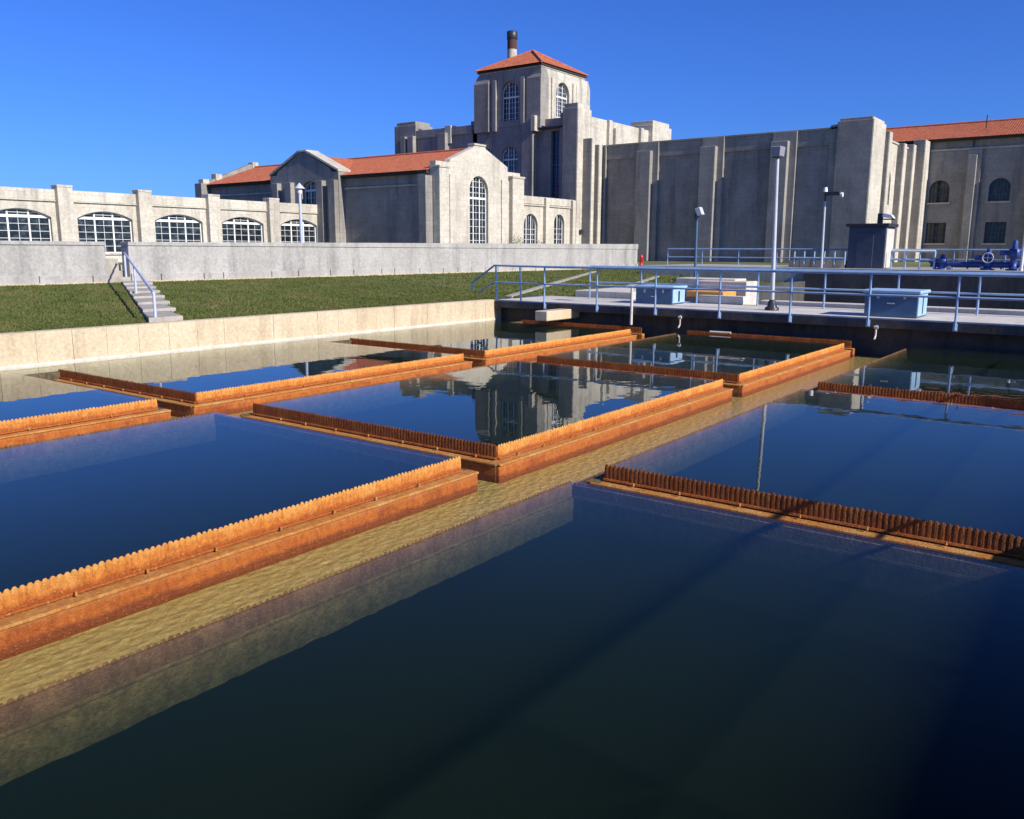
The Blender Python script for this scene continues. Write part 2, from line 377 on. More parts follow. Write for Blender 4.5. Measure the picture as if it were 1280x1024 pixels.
# ------------------------------------------------------------------ water of the basins
CX = [(7.05, 7.70), (14.38, 15.12), (22.05, 22.70)]      # cross troughs, X range
CH = [(4.45, 5.90), (10.50, 11.95)]                      # main channels, Y range
g = MB(); e = .01
xs = [-6, 7.05, 7.70, 14.38, 15.12, 22.05, 22.70, 22.80]; ys = [-30, -1.6, 4.45, 5.90, 10.50, 11.95, 16.4, 17.62]
for i in range(len(xs) - 1):
    for j in range(len(ys) - 1):
        xm, ym = (xs[i] + xs[i + 1]) / 2, (ys[j] + ys[j + 1]) / 2
        inch = any(a < ym < b for a, b in CH)
        incx = any(a < xm < b for a, b in CX) and -1.6 < ym < 16.4 and not (xm > 22 and ym < 4.45)
        if inch or incx: continue
        sheet(g, xs[i] + (e if i in (1, 3, 5) else 0), xs[i + 1], ys[j], ys[j + 1], 0)
g.build('basin_water', 'water', fix=False, kind='structure')
g = MB()
for xa, xb in ((-5.95, 7.04), (7.71, 14.37), (15.13, 22.04)):
    for ya, yb in ((-29.9, 4.44), (5.91, 10.49), (11.96, 17.59)): g.box(xa, 22.78 if (xb > 22 and ya < 0) else xb, ya, yb, -3.95, -.012)
for xa, xb in ((7.05, 7.70), (14.38, 15.12), (22.05, 22.78)): g.box(xa, xb, 16.43, 17.58, -3.95, -.012)
g.build('water_body', 'murk', None, kind='structure')
g = MB()
for a, b in CH: sheet(g, -6, 23.2, a + .12, b - .12, -.338)
for a, b in CX:
    for y0, y1 in ((-1.6, 4.57), (5.78, 10.62), (11.83, 16.4)):
        if a > 22 and y0 < 0: continue
        sheet(g, a + .12, b - .12, y0, y1, -.338)
g.build('channel_water', 'flow', fix=False, kind='structure')
g = MB(); sheet(g, 26.9, 47.3, -30, 14.9, -.05)
g.build('far_basin_water', 'water', fix=False, kind='structure')

# ------------------------------------------------------------------ troughs with toothed weirs
PITCH = .050
def tooth_verts(j=0):
    v = []; f = []; rings = [(.0310, -.145), (.0300, -.06), (.0265, .008), (.0200, .034), (.0090, .048)]; n = 6; k = len(rings)
    for r, z in rings:
        for i in range(n):
            a = math.pi * i / (n - 1); q = r * (1 + random.uniform(-j, j)); v.append((q * math.cos(a), -q * math.sin(a), z + random.uniform(-.02, .02) * j))
    for g_ in range(k - 1):
        for i in range(n - 1): f.append((g_ * n + i, g_ * n + i + 1, (g_ + 1) * n + i + 1, (g_ + 1) * n + i))
        f.append((g_ * n + n - 1, g_ * n, (g_ + 1) * n, (g_ + 1) * n + n - 1))
    f.append(tuple(range((k - 1) * n, k * n))); f.append(tuple(range(n - 1, -1, -1))); return v, f
TVS = [tooth_verts(.07) for _ in range(9)]
def tooth_mesh(k, mat):
    m_ = bpy.data.meshes.new('weir_tooth'); m_.from_pydata(TVS[k][0], [], TVS[k][1]); m_.materials.append(M[mat])
    b_ = bmesh.new(); b_.from_mesh(m_); bmesh.ops.recalc_face_normals(b_, faces=b_.faces[:]); b_.to_mesh(m_); b_.free(); return m_
TM = {mt: [tooth_mesh(k, mt) for k in range(9)] for mt in ('weir', 'weir_brown')}
def weir(parent, a, b, out, single=None, drop=0, depth=.42, mat='weir'):
    """toothed plate from a to b (xy); out = direction that faces the trough; single = (u0, u1) where teeth are objects"""
    a, b, out = Vector((*a, 0)), Vector((*b, 0)), Vector((*out, 0)); d = (b - a); L = d.length; d.normalize()
    P = lambda u, o, z: a + d * u + out * o + Vector((0, 0, z))
    pt = .028 - drop
    mb = MB(); mb.hexa([P(0, 0, -.15), P(L, 0, -.15), P(L, -.018, -.15), P(0, -.018, -.15)], [P(0, 0, pt), P(L, 0, pt), P(L, -.018, pt), P(0, -.018, pt)])
    if not drop: mb.hexa([P(0, .034, -.124), P(L, .034, -.124), P(L, 0, -.124), P(0, 0, -.124)], [P(0, .028, -.106), P(L, .028, -.106), P(L, 0, -.106), P(0, 0, -.106)])
    rz = math.atan2(d.y, d.x); 
    if (Vector((-d.y, d.x, 0)).dot(out)) > 0: rz += math.pi
    ca, sa = math.cos(rz), math.sin(rz); n = int(L / PITCH); tt = []
    for i in range(n):
        u = (i + .5) * L / n; s_ = random.uniform(.97, 1.06); zs = random.uniform(.95, 1.05); zo = random.uniform(-.004, .004) - drop
        if single and single[0] <= u <= single[1]: tt.append((u, s_, zs, zo)); continue
        c = P(u, 0, 0); tv, tf = TVS[(i * 5 + i // 7) % 9]
        mb.add([(c.x + (x * ca - y * depth * sa) * s_, c.y + (x * sa + y * depth * ca) * s_, max(-.145, z * zs + zo)) for x, y, z in tv], tf)
    o = mb.build('weir_plate', mat, parent)
    for u, s_, zs, zo in tt:
        t = bpy.data.objects.new('weir_tooth', random.choice(TM[mat])); COL.objects.link(t); t.parent = o
        t.location = P(u, 0, zo) - origin_of(o); t.rotation_euler = (0, 0, rz); t.scale = (s_, s_ * depth, zs)
    bo = MB()
    for i in range(int(L / .6)):
        c = P(.3 + i * .6 + random.uniform(-.04, .04), .06, -.122); bo.tube(c, c + Vector((0, 0, .03)), .012, .009, 6)
    bo.build('bolts', 'ledge', parent, kind='stuff')
    return o
def rail_wall(parent, a, b, out, e0=.142, e1=.142, ledge='ledge', dz=0, inner='inner'):
    """concrete lip of a trough below the weir from a to b; e0, e1 lengthen its ends"""
    a, b, out = Vector((*a, 0)), Vector((*b, 0)), Vector((*out, 0)); d = (b - a).normalized(); a0, b0 = a, b; a = a - d * e0; b = b + d * e1
    q = lambda z, o0, o1: [a + out * o1 + Vector((0, 0, z)), b + out * o1 + Vector((0, 0, z)), b + out * o0 + Vector((0, 0, z)), a + out * o0 + Vector((0, 0, z))]
    MB().hexa(q(-.398 + dz, -.02, .135), q(-.165 + dz, -.02, .135)).build('trough_wall', 'launder', parent, .012)
    MB().hexa(q(-.165 + dz, -.022, .15 + dz), q(-.138 + dz, -.022, .15 + dz)).build('ledge', ledge, parent, .006)
    ow = -.045 if inner == 'inner' else -.03
    L = (b0 - a0).length; n = int(L / .07); fr = lambda u, z, o: a0 + d * u + out * o + Vector((0, 0, z)); g = MB()
    for i in range(n):
        u0, u1 = L * i / n, L * (i + 1) / n; g.add([fr(u0, -.16, ow), fr(u1, -.16, ow), fr(u1, -.16, -.021), fr(u0, -.16, -.021)], [(0, 1, 2, 3)])
    bot = [-.402 + random.uniform(-.008, .004) for _ in range(n + 1)]
    V = [fr(L * i / n, z, o) for i in range(n + 1) for z, o in ((-.16, ow), (bot[i], ow), (-.402, -.021))]
    g.add(V, [(3 * i + k, 3 * i + 3 + k, 3 * i + 4 + k, 3 * i + 1 + k) for i in range(n) for k in (0, 1)]); g.build('submerged_wall', inner, parent, fix=False)
XSEG = [(-6, 7.03), (7.71, 14.36), (15.13, 22.0)]
names = ['ochre main channel with orange toothed rims running beside the dark front basin',
         'narrower-looking main channel behind the blue front basin, second from the camera']
for k, (y0, y1) in enumerate(CH):
    t = empty('main_channel', (8, (y0 + y1) / 2, -.46), names[k], 'channel', 'main collecting channels')
    box('channel_floor', (-6, 23.2, y0 - .01, y1 + .01, -.398, -.372), 'bed', t)
    for i, (x0, x1) in enumerate(XSEG):
        rail_wall(t, (x0, y1), (x1, y1), (0, -1))
        weir(t, (x0, y1), (x1, y1), (0, -1), (7.0, 13.0) if (k == 0 and i == 0) else None)
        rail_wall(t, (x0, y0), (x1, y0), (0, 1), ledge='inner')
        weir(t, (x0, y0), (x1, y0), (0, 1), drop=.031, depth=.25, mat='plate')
labs = {(0, 0): 'dark toothed trough across the right basin, nearest the camera', (0, 1): 'dark toothed trough between the blue front basin and the middle basin',
        (0, 2): 'toothed trough at far left ending near the cream shore wall, nearest of that side', (1, 0): 'rust brown trough across the right basin, farther from the camera',
        (1, 1): 'brown trough behind the middle basin that mirrors the tower', (1, 2): 'thin brown trough at left reaching towards the cream shore wall, farther one',
        (2, 1): 'short orange edged trough under the deck below the blue boxes', (2, 2): 'rust trough along the deck foot beside the shore wall'}
for i, (x0, x1) in enumerate(CX):
    for j, (ya, yb) in enumerate(((-1.6, 4.44), (5.91, 10.49), (11.96, 16.4))):
        if (i, j) not in labs: continue
        t = empty('cross_trough', ((x0 + x1) / 2, (ya + yb) / 2, -.46), labs[(i, j)], 'trough', 'cross troughs between the basins')
        box('trough_floor', (x0 + .01, x1 - .01, ya, yb, -.396, -.374), 'bed', t)
        rail_wall(t, (x0, ya), (x0, yb), (1, 0), .10, .10, 'inner_dim', -.004, 'inner_dim'); weir(t, (x0, ya), (x0, yb), (1, 0), drop=.062, depth=.2, mat='inner')
        rail_wall(t, (x1, ya), (x1, yb), (-1, 0), .10, .10, dz=-.004); weir(t, (x1, ya), (x1, yb), (-1, 0), (1.6, 6.0) if (i, j) == (0, 0) else None, depth=.2, mat='weir_brown')
        ends = [yb] if j == 2 else ([ya] if j == 0 else [])
        for y in ends: box('end_wall', (x0 - .01, x1 + .01, y - .06, y + .02, -.38, -.006), 'inner_dim', t, .01)
        if j != 2: box('gate_post', (x0 + .30, x0 + .36, yb - .02, yb + .05, -.38, -.16), 'launder', t)

# ------------------------------------------------------------------ shore wall, bank, retaining wall, steps
t = empty('shore_wall', (8, 17.62, 0), 'long cream concrete wall at the water edge below the grass bank', 'wall')
box('wall_core', (-8, 26.2, 17.66, 17.95, -3, .60), 'wall_cream', t)
x = -8.0
pn = None
while x < 22.9:
    x1 = min(x + .722, 22.94)
    o = box('wall_panel', (x + .0025, x1 - .0025, 17.60 + random.uniform(-.004, .004), 17.665, -1.2, .645), 'wall_cream', t, .004); x += .722
box('coping', (-8, 22.95, 17.655, 17.95, .598, .652), 'wall_cream', t, .01)
box('waterline_scale', (-8, 22.94, 17.575, 17.602, -.06, .035), 'deck', t, .006)

def bank_z(x, y): return .64 + .42 * max(0, min(1, (y - 17.95) / 12.3)) ** .9
def lawn(g, x0, x1, y0, y1, nx, ny):
    V = [(x0 + (x1 - x0) * i / nx, y0 + (y1 - y0) * j / ny, bank_z(0, y0 + (y1 - y0) * j / ny) + (random.uniform(-.012, .012) if 0 < j < ny else 0)) for i in range(nx + 1) for j in range(ny + 1)]
    g.add(V, [(i * (ny + 1) + j, (i + 1) * (ny + 1) + j, (i + 1) * (ny + 1) + j + 1, i * (ny + 1) + j + 1) for i in range(nx) for j in range(ny)], True)
g = MB(); lawn(g, -8, 26.2, 17.94, YW + .1, 140, 50); lawn(g, 26.2, 60, 15.1, YW + .1, 120, 60)
g.build('lawn', 'grass', fix=False, kind='structure')
SA, SB, SC, SD = Vector((10.52, 17.96, 0)), Vector((16.75, YW - .05, 0)), Vector((11.10, 17.96, 0)), Vector((17.60, YW - .05, 0))   # outline of the stepped path
def on_path(x, y):
    k = (y - SA.y) / (SB.y - SA.y); return SA.x + (SB.x - SA.x) * k - .06 < x < SC.x + (SD.x - SC.x) * k + .06
g = MB()
def blades(n, x0, x1, y0, y1, h0, h1, w, near=1.0):
    for _ in range(n):
        X = random.uniform(x0, x1); Y = y0 + (y1 - y0) * random.random() ** near
        if on_path(X, Y): continue
        z = bank_z(X, Y) - .01; h = random.uniform(h0, h1); a = random.uniform(0, 6.283); lx, ly = random.gauss(0, .35) * h, random.gauss(-.2, .35) * h
        g.add([(X + w * math.cos(a), Y + w * math.sin(a), z), (X - w * math.cos(a), Y - w * math.sin(a), z), (X + lx, Y + ly, z + h)], [(0, 1, 2)])
blades(90000, 6, 26, 17.97, YW - .2, .03, .075, .016, 1.5)
blades(40000, 26.3, 52, 16.0, YW - .2, .03, .08, .024, 1.2)
g.build('grass', 'grass', fix=False, kind='stuff', label='short green and brown grass on the bank below the grey wall', cat='grass')

# retaining wall on both sides of the gap
def retaining(x0, x1, label):
    t = empty('retaining_wall', ((x0 + x1) / 2, YW + .2, .84), label, 'wall', 'grey retaining walls above the bank')
    box('wall_body', (x0, x1, YW, YW + .5, .5, 2.40), 'wall_grey', t, .02)
    r0, r1 = .006 * max(0, x0 - 12), .006 * max(0, x1 - 12)
    MB().hexa([(x0 - .01, YW - .04, 2.39), (x1 + .01, YW - .04, 2.39), (x1 + .01, YW + .54, 2.39), (x0 - .01, YW + .54, 2.39)], [(x0 - .01, YW - .04, 2.5 + r0), (x1 + .01, YW - .04, 2.5 + r1), (x1 + .01, YW + .54, 2.5 + r1), (x0 - .01, YW + .54, 2.5 + r0)]).build('wall_cap', 'wall_grey', t, .015)
    x = x0
    while x < x1 - .05:
        xe = min(x1, x + random.choice((.9, 1.2, 1.45, 1.85, 2.4)))
        box('base_panel', (x + .02, xe - .02, YW - .08, YW + .01, .8, 1.36 + random.uniform(-.02, .02)), 'wall_grey', t, .015); x = xe
    box('footing', (x0, x1, YW - .24, YW + .005, .5, 1.10), 'wall_cream', t, .015)
retaining(-13, 16.27, 'short grey concrete wall left of the stepped path')
retaining(17.15, 56.5, 'long grey concrete wall right of the stepped path')
t = empty('bank_steps', ((SA + SD) / 2 + Vector((0, 0, .6))), 'pale concrete stepped path climbing the grass bank to the wall gap', 'steps')
NS = 7
for i in range(NS):
    k0, k1 = i / NS, (i + 1) / NS; wob = -.02 if i % 2 else .05
    a0, a1 = SA.lerp(SB, k0), SA.lerp(SB, k1); c0, c1 = SC.lerp(SD, k0), SC.lerp(SD, k1)
    cr = Vector(((c1.x - c0.x) * .30, 0, 0)); zt = bank_z(0, a1.y) + .045; zb = zt - .35
    q = [a0, c0 + cr, c1 + Vector((wob, 0, 0)), a1]
    MB().hexa([p + Vector((0, 0, zb)) for p in q], [p + Vector((0, 0, zt)) for p in q]).build('step', 'step', t, .01)
for i in range(4): box('step', (16.28, 17.14, YW - .02 + .26 * i, YW + 2.6, .7, 1.25 + .22 * i), 'step', t, .012)
hl = lambda k, z: (10.72 + 6.3 * k, 18.02 + 12.35 * k, z)
t = empty('handrail', hl(0, .65), 'pale blue pipe handrail beside the stepped path', 'handrail')
MB().path([hl(0, .66), hl(0, 1.30), hl(1, 2.13)], .033).build('rail', 'lavender', t)
MB().tube(hl(.55, .85), hl(.55, 1.75), .035).build('post', 'lavender', t); MB().tube(hl(1, 1.0), hl(1, 2.13), .04).build('post', 'lavender', t)

# kerbs of the path that leaves the deck corner
def kerb(pa, pb, label):
    g = MB(); n = 10; pa, pb = Vector((*pa, 0)), Vector((*pb, 0)); nn = Vector((-(pb - pa).y, (pb - pa).x, 0)).normalized() * .13
    for i in range(n):
        a, b = pa.lerp(pb, i / n), pa.lerp(pb, (i + 1) / n); za, zb = Vector((0, 0, bank_z(0, a.y))), Vector((0, 0, bank_z(0, b.y))); dn, up_ = Vector((0, 0, -.12)), Vector((0, 0, .06))
        g.hexa([a - nn + za + dn, b - nn + zb + dn, b + nn + zb + dn, a + nn + za + dn], [a - nn + za + up_, b - nn + zb + up_, b + nn + zb + up_, a + nn + za + up_])
    g.build('path_kerb', 'step', None, label=label, cat='kerb', group='kerbs climbing the bank')
kerb((24.2, 18.05), (46.0, 27.6), 'pale kerb climbing the lawn from the shore wall corner')
kerb((30.0, 17.2), (44.6, 22.6), 'pale kerb climbing the lawn nearer the blue boxes')

# ------------------------------------------------------------------ deck
DZ = .65
d = MB(); d.box(22.80, 26.1, -30, 17.58, .50, DZ)
d.build('deck', 'deck', None, .015, kind='structure')
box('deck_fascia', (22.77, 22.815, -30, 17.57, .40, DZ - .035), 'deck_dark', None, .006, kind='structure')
d = MB(); d.box(23.25, 23.6, -30, 17.655, -3, .5); d.box(26.0, 26.9, -30, 14.9, -3, .5)
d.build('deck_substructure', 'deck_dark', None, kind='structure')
box('bracket_beam', (21.4, 23.3, 14.5, 14.95, .17, .47), 'wall_cream', None, .02, label='cream concrete beam end jutting from under the deck beside the shore wall', cat='beam')
box('deck_kerb', (26.45, 26.85, -30, 9.75, .5, .77), 'deck', None, .02, label='low concrete kerb behind the deck railing', cat='kerb')
box('concrete_pad', (26.3, 29.2, 14.3, 16.6, .3, .88), 'deck', None, .02, label='flat raised concrete pad behind the deck left of the blue box', cat='pad')
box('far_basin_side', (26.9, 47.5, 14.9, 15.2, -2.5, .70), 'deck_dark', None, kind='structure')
t = empty('concrete_stand', (26.2, 10.7, DZ), 'stepped pale concrete stand with an orange trough, right of the small blue box', 'stand')
box('front_slab', (25.6, 26.1, 10.0, 11.55, DZ, .90), 'deck', t, .02)
box('orange_trough', (26.2, 27.3, 10.9, 12.2, .80, 1.0), 'weir', t, .02)
box('back_slab', (27.4, 28.4, 10.6, 12.4, .3, 1.30), 'deck', t, .02)
box('back_step', (27.9, 28.9, 11.2, 13.4, .3, 1.36), 'deck', t, .02)

def rail_thing(X, ys, z0, ztop, zmid, label, mat='blue', r=.032, zpost=None, group='blue railings', extra=None, name='railing'):
    t = empty(name, (X, sum(ys) / len(ys), z0), label, 'railing', group)
    for y in ys: MB().tube((X, y, z0 if zpost is None else zpost), (X, y, ztop), r * .92, n=8).build('post', mat, t)
    MB().tube((X, ys[0], ztop), (X, ys[-1], ztop), r * 1.25, n=10).build('top_rail', mat, t)
    MB().tube((X, ys[0], zmid), (X, ys[-1], zmid), r * .9, n=8).build('mid_rail', mat, t)
    return t
ys = [17.54, 16.54, 15.52] + [13.56 - 2 * i for i in range(16)]
t = rail_thing(22.74, ys[2:], .45, 1.775, 1.23, 'long blue pipe railing along the front edge of the deck')
for y in ys[:2]: MB().tube((22.86, y, .64), (22.80, y, 1.775), .030).build('post', 'blue_light', t)
MB().path([(22.74, 15.52, 1.775), (22.80, 17.60, 1.79), (22.88, 18.62, 1.19), (22.88, 18.62, .95)], .034).build('top_rail', 'blue', t)
MB().path([(22.74, 15.52, 1.23), (22.80, 17.60, 1.24), (22.88, 18.35, .85)], .028).build('mid_rail', 'blue', t)
for y in ys[2:9]: box('post_foot', (22.755, 22.80, y - .05, y + .05, .42, .60), 'blue_light', t, .008)
rail_thing(25.5, [15.5 - 2 * i for i in range(15)], DZ, 1.75, 1.22, 'second blue railing along the back edge of the deck behind the boxes')
rail_thing(50.0, [24.65 - 2.35 * i for i in range(14)], GZ, 2.42, 1.92, 'distant thin blue railing before the tall buttressed wall', r=.035)

# blue equipment boxes
def blue_box(x0, x1, y0, y1, z1, label, legs=False, tilt=0):
    t = empty('equipment_box', ((x0 + x1) / 2, (y0 + y1) / 2, DZ), label, 'box', 'blue equipment boxes')
    box('cabinet', (x0, x1, y0, y1, DZ + .01, z1 - .08), 'blue_box', t, .015)
    box('lid', (x0 - .05, x1 + .05, y0 - .06, y1 + .06, z1 - .08, z1), 'blue_light', t, .02)
    box('plinth', (x0 + .04, x1 - .04, y0 + .04, y1 - .04, DZ, DZ + .03), 'black', t)
    xm = (x0 + x1) / 2
    box('sunlit_side', (x0 + .03, x1 - .03, y0 - .008, y0 + .01, DZ + .05, z1 - .10), 'blue_light', t, .004)  # pale slab paints the cabinet's sunlit side, its body has the shaded tone
    MB().box(xm - .06, xm + .06, y0 - .012, y0 + .01, DZ + .08, z1 - .16).build('vent_slot', 'black', t)
    for a in (.25, .75): box('latch', (x0 - .02, x0 + .01, y0 + (y1 - y0) * a - .03, y0 + (y1 - y0) * a + .03, z1 - .22, z1 - .11), 'galv', t, .004)
    box('handle', (x0 - .03, x0 + .01, (y0 + y1) / 2 - .09, (y0 + y1) / 2 + .09, z1 - .35, z1 - .32), 'galv', t, .004)
    return t
blue_box(23.25, 24.35, 4.52, 5.80, 1.34, 'larger blue equipment box with overhanging lid on the deck at right')
blue_box(24.2, 25.1, 11.72, 13.0, 1.22, 'smaller blue equipment box on the deck left of the lamp post')

# deck clutter: stanchions, pipe ends
MB().path([(22.72, 12.33, .1), (22.72, 12.33, 1.2)], .045).build('pipe_stub', 'pipe_white', None, label='pale vertical pipe at the deck edge before the small blue box', cat='pipe')
def bracket(y, z, label):
    t = empty('hanging_bracket', (22.9, y, z), label, 'bracket')
    MB().path([(22.755, y, z + .35), (22.755, y, z + .08), (22.66, y, z)], .024).build('arm', 'pipe_white', t)
    MB().tube((22.755, y - .05, z + .30), (22.755, y + .05, z + .30), .04).build('clamp', 'galv', t)
bracket(10.75, .10, 'small pale pipe bracket below the deck by the small blue box')
bracket(5.35, .12, 'small pale pipe bracket below the larger blue box')
MB().tube((22.62, 9.75, .05), (22.66, 9.15, .05), .032).build('pipe_end', 'pipe_white', None, label='short pale pipe end lying at the orange trough tip', cat='pipe')

# lamp post on the deck
t = empty('lamp_post', (23.85, 8.45, DZ), 'tall pale grey lamp post with square head on the deck', 'lamp post')
MB().tube((23.85, 8.45, DZ), (23.85, 8.55, 4.86), .062, .05, 12).build('pole', 'galv', t)
MB().lathe((23.85, 8.45, DZ), [(.20, 0), (.20, .07), (.15, .10), (.10, .26), (.07, .30)], 12).build('base', 'black', t)
MB().hexa([(23.68, 8.42, 4.86), (24.02, 8.42, 4.86), (24.02, 8.68, 4.86), (23.68, 8.68, 4.86)],
          [(23.66, 8.40, 5.13), (24.04, 8.40, 5.13), (24.04, 8.70, 5.13), (23.66, 8.70, 5.13)]).build('lamp_head', 'grey', t, .02)
box('lens', (23.72, 23.98, 8.45, 8.65, 4.83, 4.862), 'black', t)
for a in range(4):
    c = (23.85 + .15 * math.cos(a * 1.57 + .78), 8.45 + .15 * math.sin(a * 1.57 + .78))
    MB().tube((*c, DZ + .07), (*c, DZ + .14), .02, n=6).build('bolt', 'galv', t)

# floodlight post on the bank, lamp beyond, pale blue lamp behind the wall
t = empty('floodlight_post', (30, 13.63, .4), 'dark floodlight post with tilted lamp before the buttressed wall', 'floodlight')
box('base', (29.8, 30.2, 13.4, 13.85, -2.5, 1.0), 'deck_dark', t, .02)
MB().tube((30, 13.63, 1.0), (30, 13.66, 3.42), .05).build('pole', 'blue_box', t)
MB().tube((30, 13.66, 3.42), (30, 13.66, 3.58), .075).build('bracket', 'black', t)
MB().hexa([(29.88, 13.40, 3.62), (30.12, 13.40, 3.62), (30.12, 13.60, 3.56), (29.88, 13.60, 3.56)],
          [(29.88, 13.52, 3.90), (30.12, 13.52, 3.90), (30.12, 13.72, 3.84), (29.88, 13.72, 3.84)]).build('lamp_head', 'galv', t, .02)
box('lamp_face', (29.86, 30.14, 13.62, 13.70, 3.52, 3.66), 'black', t)
t = empty('yard_lamp', (46, 13.8, .3), 'slim grey yard lamp with a side arm before the tall wall', 'lamp post')
MB().tube((48.2, 14.45, GZ), (48.2, 14.5, 4.98), .07, .06).build('pole', 'galv', t)
t.location = (48.2, 14.45, GZ)
for ch in t.children: ch.location = Vector((0, 0, 0)); ch.data.transform(Matrix.Translation((46 - 48.2, 13.8 - 14.45, .3 - GZ)))
MB().tube((48.2, 14.5, 4.98), (48.2, 14.5, 5.35), .05).build('neck', 'black', t)
MB().box(48.05, 48.35, 13.7, 14.55, 5.28, 5.48).build('lamp_head', 'black', t, .03)
MB().tube((48.2, 14.52, 5.48), (48.2, 14.52, 5.72), .13, .09, 8).build('photocell', 'white', t)
MB().tube((48.2, 13.69, 5.3), (48.2, 13.58, 5.3), .13, .13, 8).build('end_cap', 'white', t)
CAM_SCALING = True
t = empty('garden_lamp', (20.0, 24.0, GZ), 'pale blue lamp with conical shade behind the grey wall', 'lamp post')
MB().tube((20, 24, GZ), (20, 24, 4.2), .06, .05, 10).build('pole', 'lavender', t)
MB().lathe((20, 24, 4.36), [(.19, 0), (.18, .02), (.05, .15), (.02, .19)], 14).build('shade', 'galv', t)
MB().lathe((20, 24, 4.16), [(.05, 0), (.09, .06), (.09, .2), (.04, .21)], 12).build('bulb_globe', 'white', t)

CAM_SCALING = False
# things on the far terrace, before the buildings
box('far_apron', (47.3, 55, -30, 25.2, .6, GZ + .012), 'asphalt', None, .02, kind='structure')
box('far_basin_wall', (47.0, 47.28, -30, 15.0, -2.5, GZ - .02), 'deck_dark', None, kind='structure')
t = empty('equipment_shed', (49.5, 12.2, GZ), 'dark slate flat roofed equipment shed before the corner pier', 'shed')
box('wall', (48.5, 50.4, 11.3, 13.2, GZ, 3.62), 'shed', t, .02)
box('roof', (48.35, 50.5, 11.15, 13.35, 3.62, 3.78), 'black', t, .02)
box('door', (48.47, 48.51, 11.9, 12.75, GZ + .02, 3.3), 'shed', t, .008)
box('corner_panel', (48.6, 50.2, 11.27, 11.31, GZ + .05, 3.5), 'pipe_white', t, .005)
t = empty('shed_lamp', (48.5, 11.5, 3.78), 'white floodlight mounted on the shed roof', 'floodlight')
box('bracket', (48.5, 48.7, 11.55, 11.8, 3.78, 4.3), 'black', t, .02)
MB().hexa([(48.45, 10.95, 4.02), (48.8, 10.95, 4.02), (48.8, 11.55, 4.1), (48.45, 11.55, 4.1)], [(48.45, 11.1, 4.22), (48.8, 11.1, 4.22), (48.8, 11.55, 4.34), (48.45, 11.55, 4.34)]).build('lamp_head', 'white', t, .02)
box('lens', (48.46, 48.79, 10.98, 11.5, 3.96, 4.02), 'black', t)
t = empty('terrace_platform', (48.6, 14.4, GZ), 'low cream wall with pale blue rails before the tall wall', 'platform')
for i in range(5): box('cream_block', (48.5, 49.1, 13.3 + .62 * i, 13.9 + .62 * i, GZ, 1.82 + .05 * (i % 2)), 'wall_cream', t, .02)
for i in range(6): MB().tube((48.45, 13.3 + .55 * i, 1.6), (48.45, 13.3 + .55 * i, 2.3), .04).build('post', 'blue_light', t)
MB().tube((48.45, 13.3, 1.95), (48.45, 16.05, 1.95), .05).build('mid_rail', 'blue_light', t)
t = empty('pale_railing', (48.8, 9.9, GZ), 'pale painted railing frame right of the dark shed', 'railing')
for y in (11.0, 10.3, 9.6, 8.9): MB().tube((48.8, y, GZ), (48.8, y, 2.35), .05).build('post', 'blue_light', t)
MB().tube((48.8, 11.0, 2.35), (48.8, 8.9, 2.35), .06).build('top_rail', 'white', t)
MB().tube((48.8, 11.0, 1.9), (48.8, 8.9, 1.9), .05).build('mid_rail', 'blue_light', t)
def gate_actuator(y, h, wheel, label):
    t = empty('gate_actuator', (48.9, y, GZ), label, 'valve', 'blue gate actuators')
    MB().lathe((48.9, y, GZ), [(.32, 0), (.32, .08), (.17, .10), (.15, h * .45), (.26, h * .47), (.26, h * .72), (.14, h * .76), (.11, h), (.03, h + .05)], 12).build('housing', 'blue_dark', t)
    MB().tube((48.9, y + .2, GZ + h * .6), (48.9, y + .62, GZ + h * .6), .12, .12, 10).build('motor', 'blue_dark', t)
    if wheel:
        g = MB(); n = 14
        for i in range(n):
            a, b = 6.2832 * i / n, 6.2832 * (i + 1) / n
            g.tube((48.62, y + .24 * math.cos(a), GZ + h * .6 + .24 * math.sin(a)), (48.62, y + .24 * math.cos(b), GZ + h * .6 + .24 * math.sin(b)), .035, n=6)
        for i in range(4):
            a = 1.5708 * i; g.tube((48.62, y, GZ + h * .6), (48.62, y + .24 * math.cos(a), GZ + h * .6 + .24 * math.sin(a)), .022, n=6)
        g.build('hand_wheel', 'galv', t)
gate_actuator(5.35, 1.45, False, 'large deep blue gate actuator at the right edge of the terrace')
gate_actuator(6.45, 1.05, True, 'deep blue gate actuator with hand wheel left of the largest one')
gate_actuator(8.55, .75, False, 'small deep blue gate actuator left of the hand wheel')
t = empty('blue_pipe', (49.0, 7.2, GZ), 'thick deep blue pipe lying along the terrace edge', 'pipe')
MB().tube((49.0, 9.1, GZ + .28), (49.0, 2.0, GZ + .28), .14, n=12).build('pipe', 'blue_dark', t)
for y in (8.9, 7.4, 5.9, 4.2): MB().tube((49.0, y, GZ + .28), (49.0, y - .06, GZ + .28), .22, n=12).build('flange', 'blue_dark', t)
for y in (8.2, 6.7, 5.0): box('saddle', (48.8, 49.2, y - .08, y + .08, GZ, GZ + .2), 'deck', t)
t = empty('slim_pole', (48.6, 4.95, GZ), 'slim white pole at the right picture edge', 'pole')
MB().tube((48.6, 4.95, GZ), (48.6, 4.95, 4.1), .07, .06).build('pole', 'white', t)
box('cap', (48.5, 48.7, 4.85, 5.05, 4.1, 4.35), 'black', t, .02)
t = empty('hydrant', (56.75, 30.0, .95), 'red hydrant at the end of the long grey wall', 'hydrant')
MB().lathe((56.75, 30.1, .95), [(.15, 0), (.15, .1), (.10, .12), (.10, .78), (.13, .8), (.12, .92), (.06, 1.02), (.03, 1.07)], 12).build('body', 'red', t)
MB().tube((56.75, 29.93, 1.55), (56.75, 30.27, 1.55), .06).build('outlet', 'red', t)
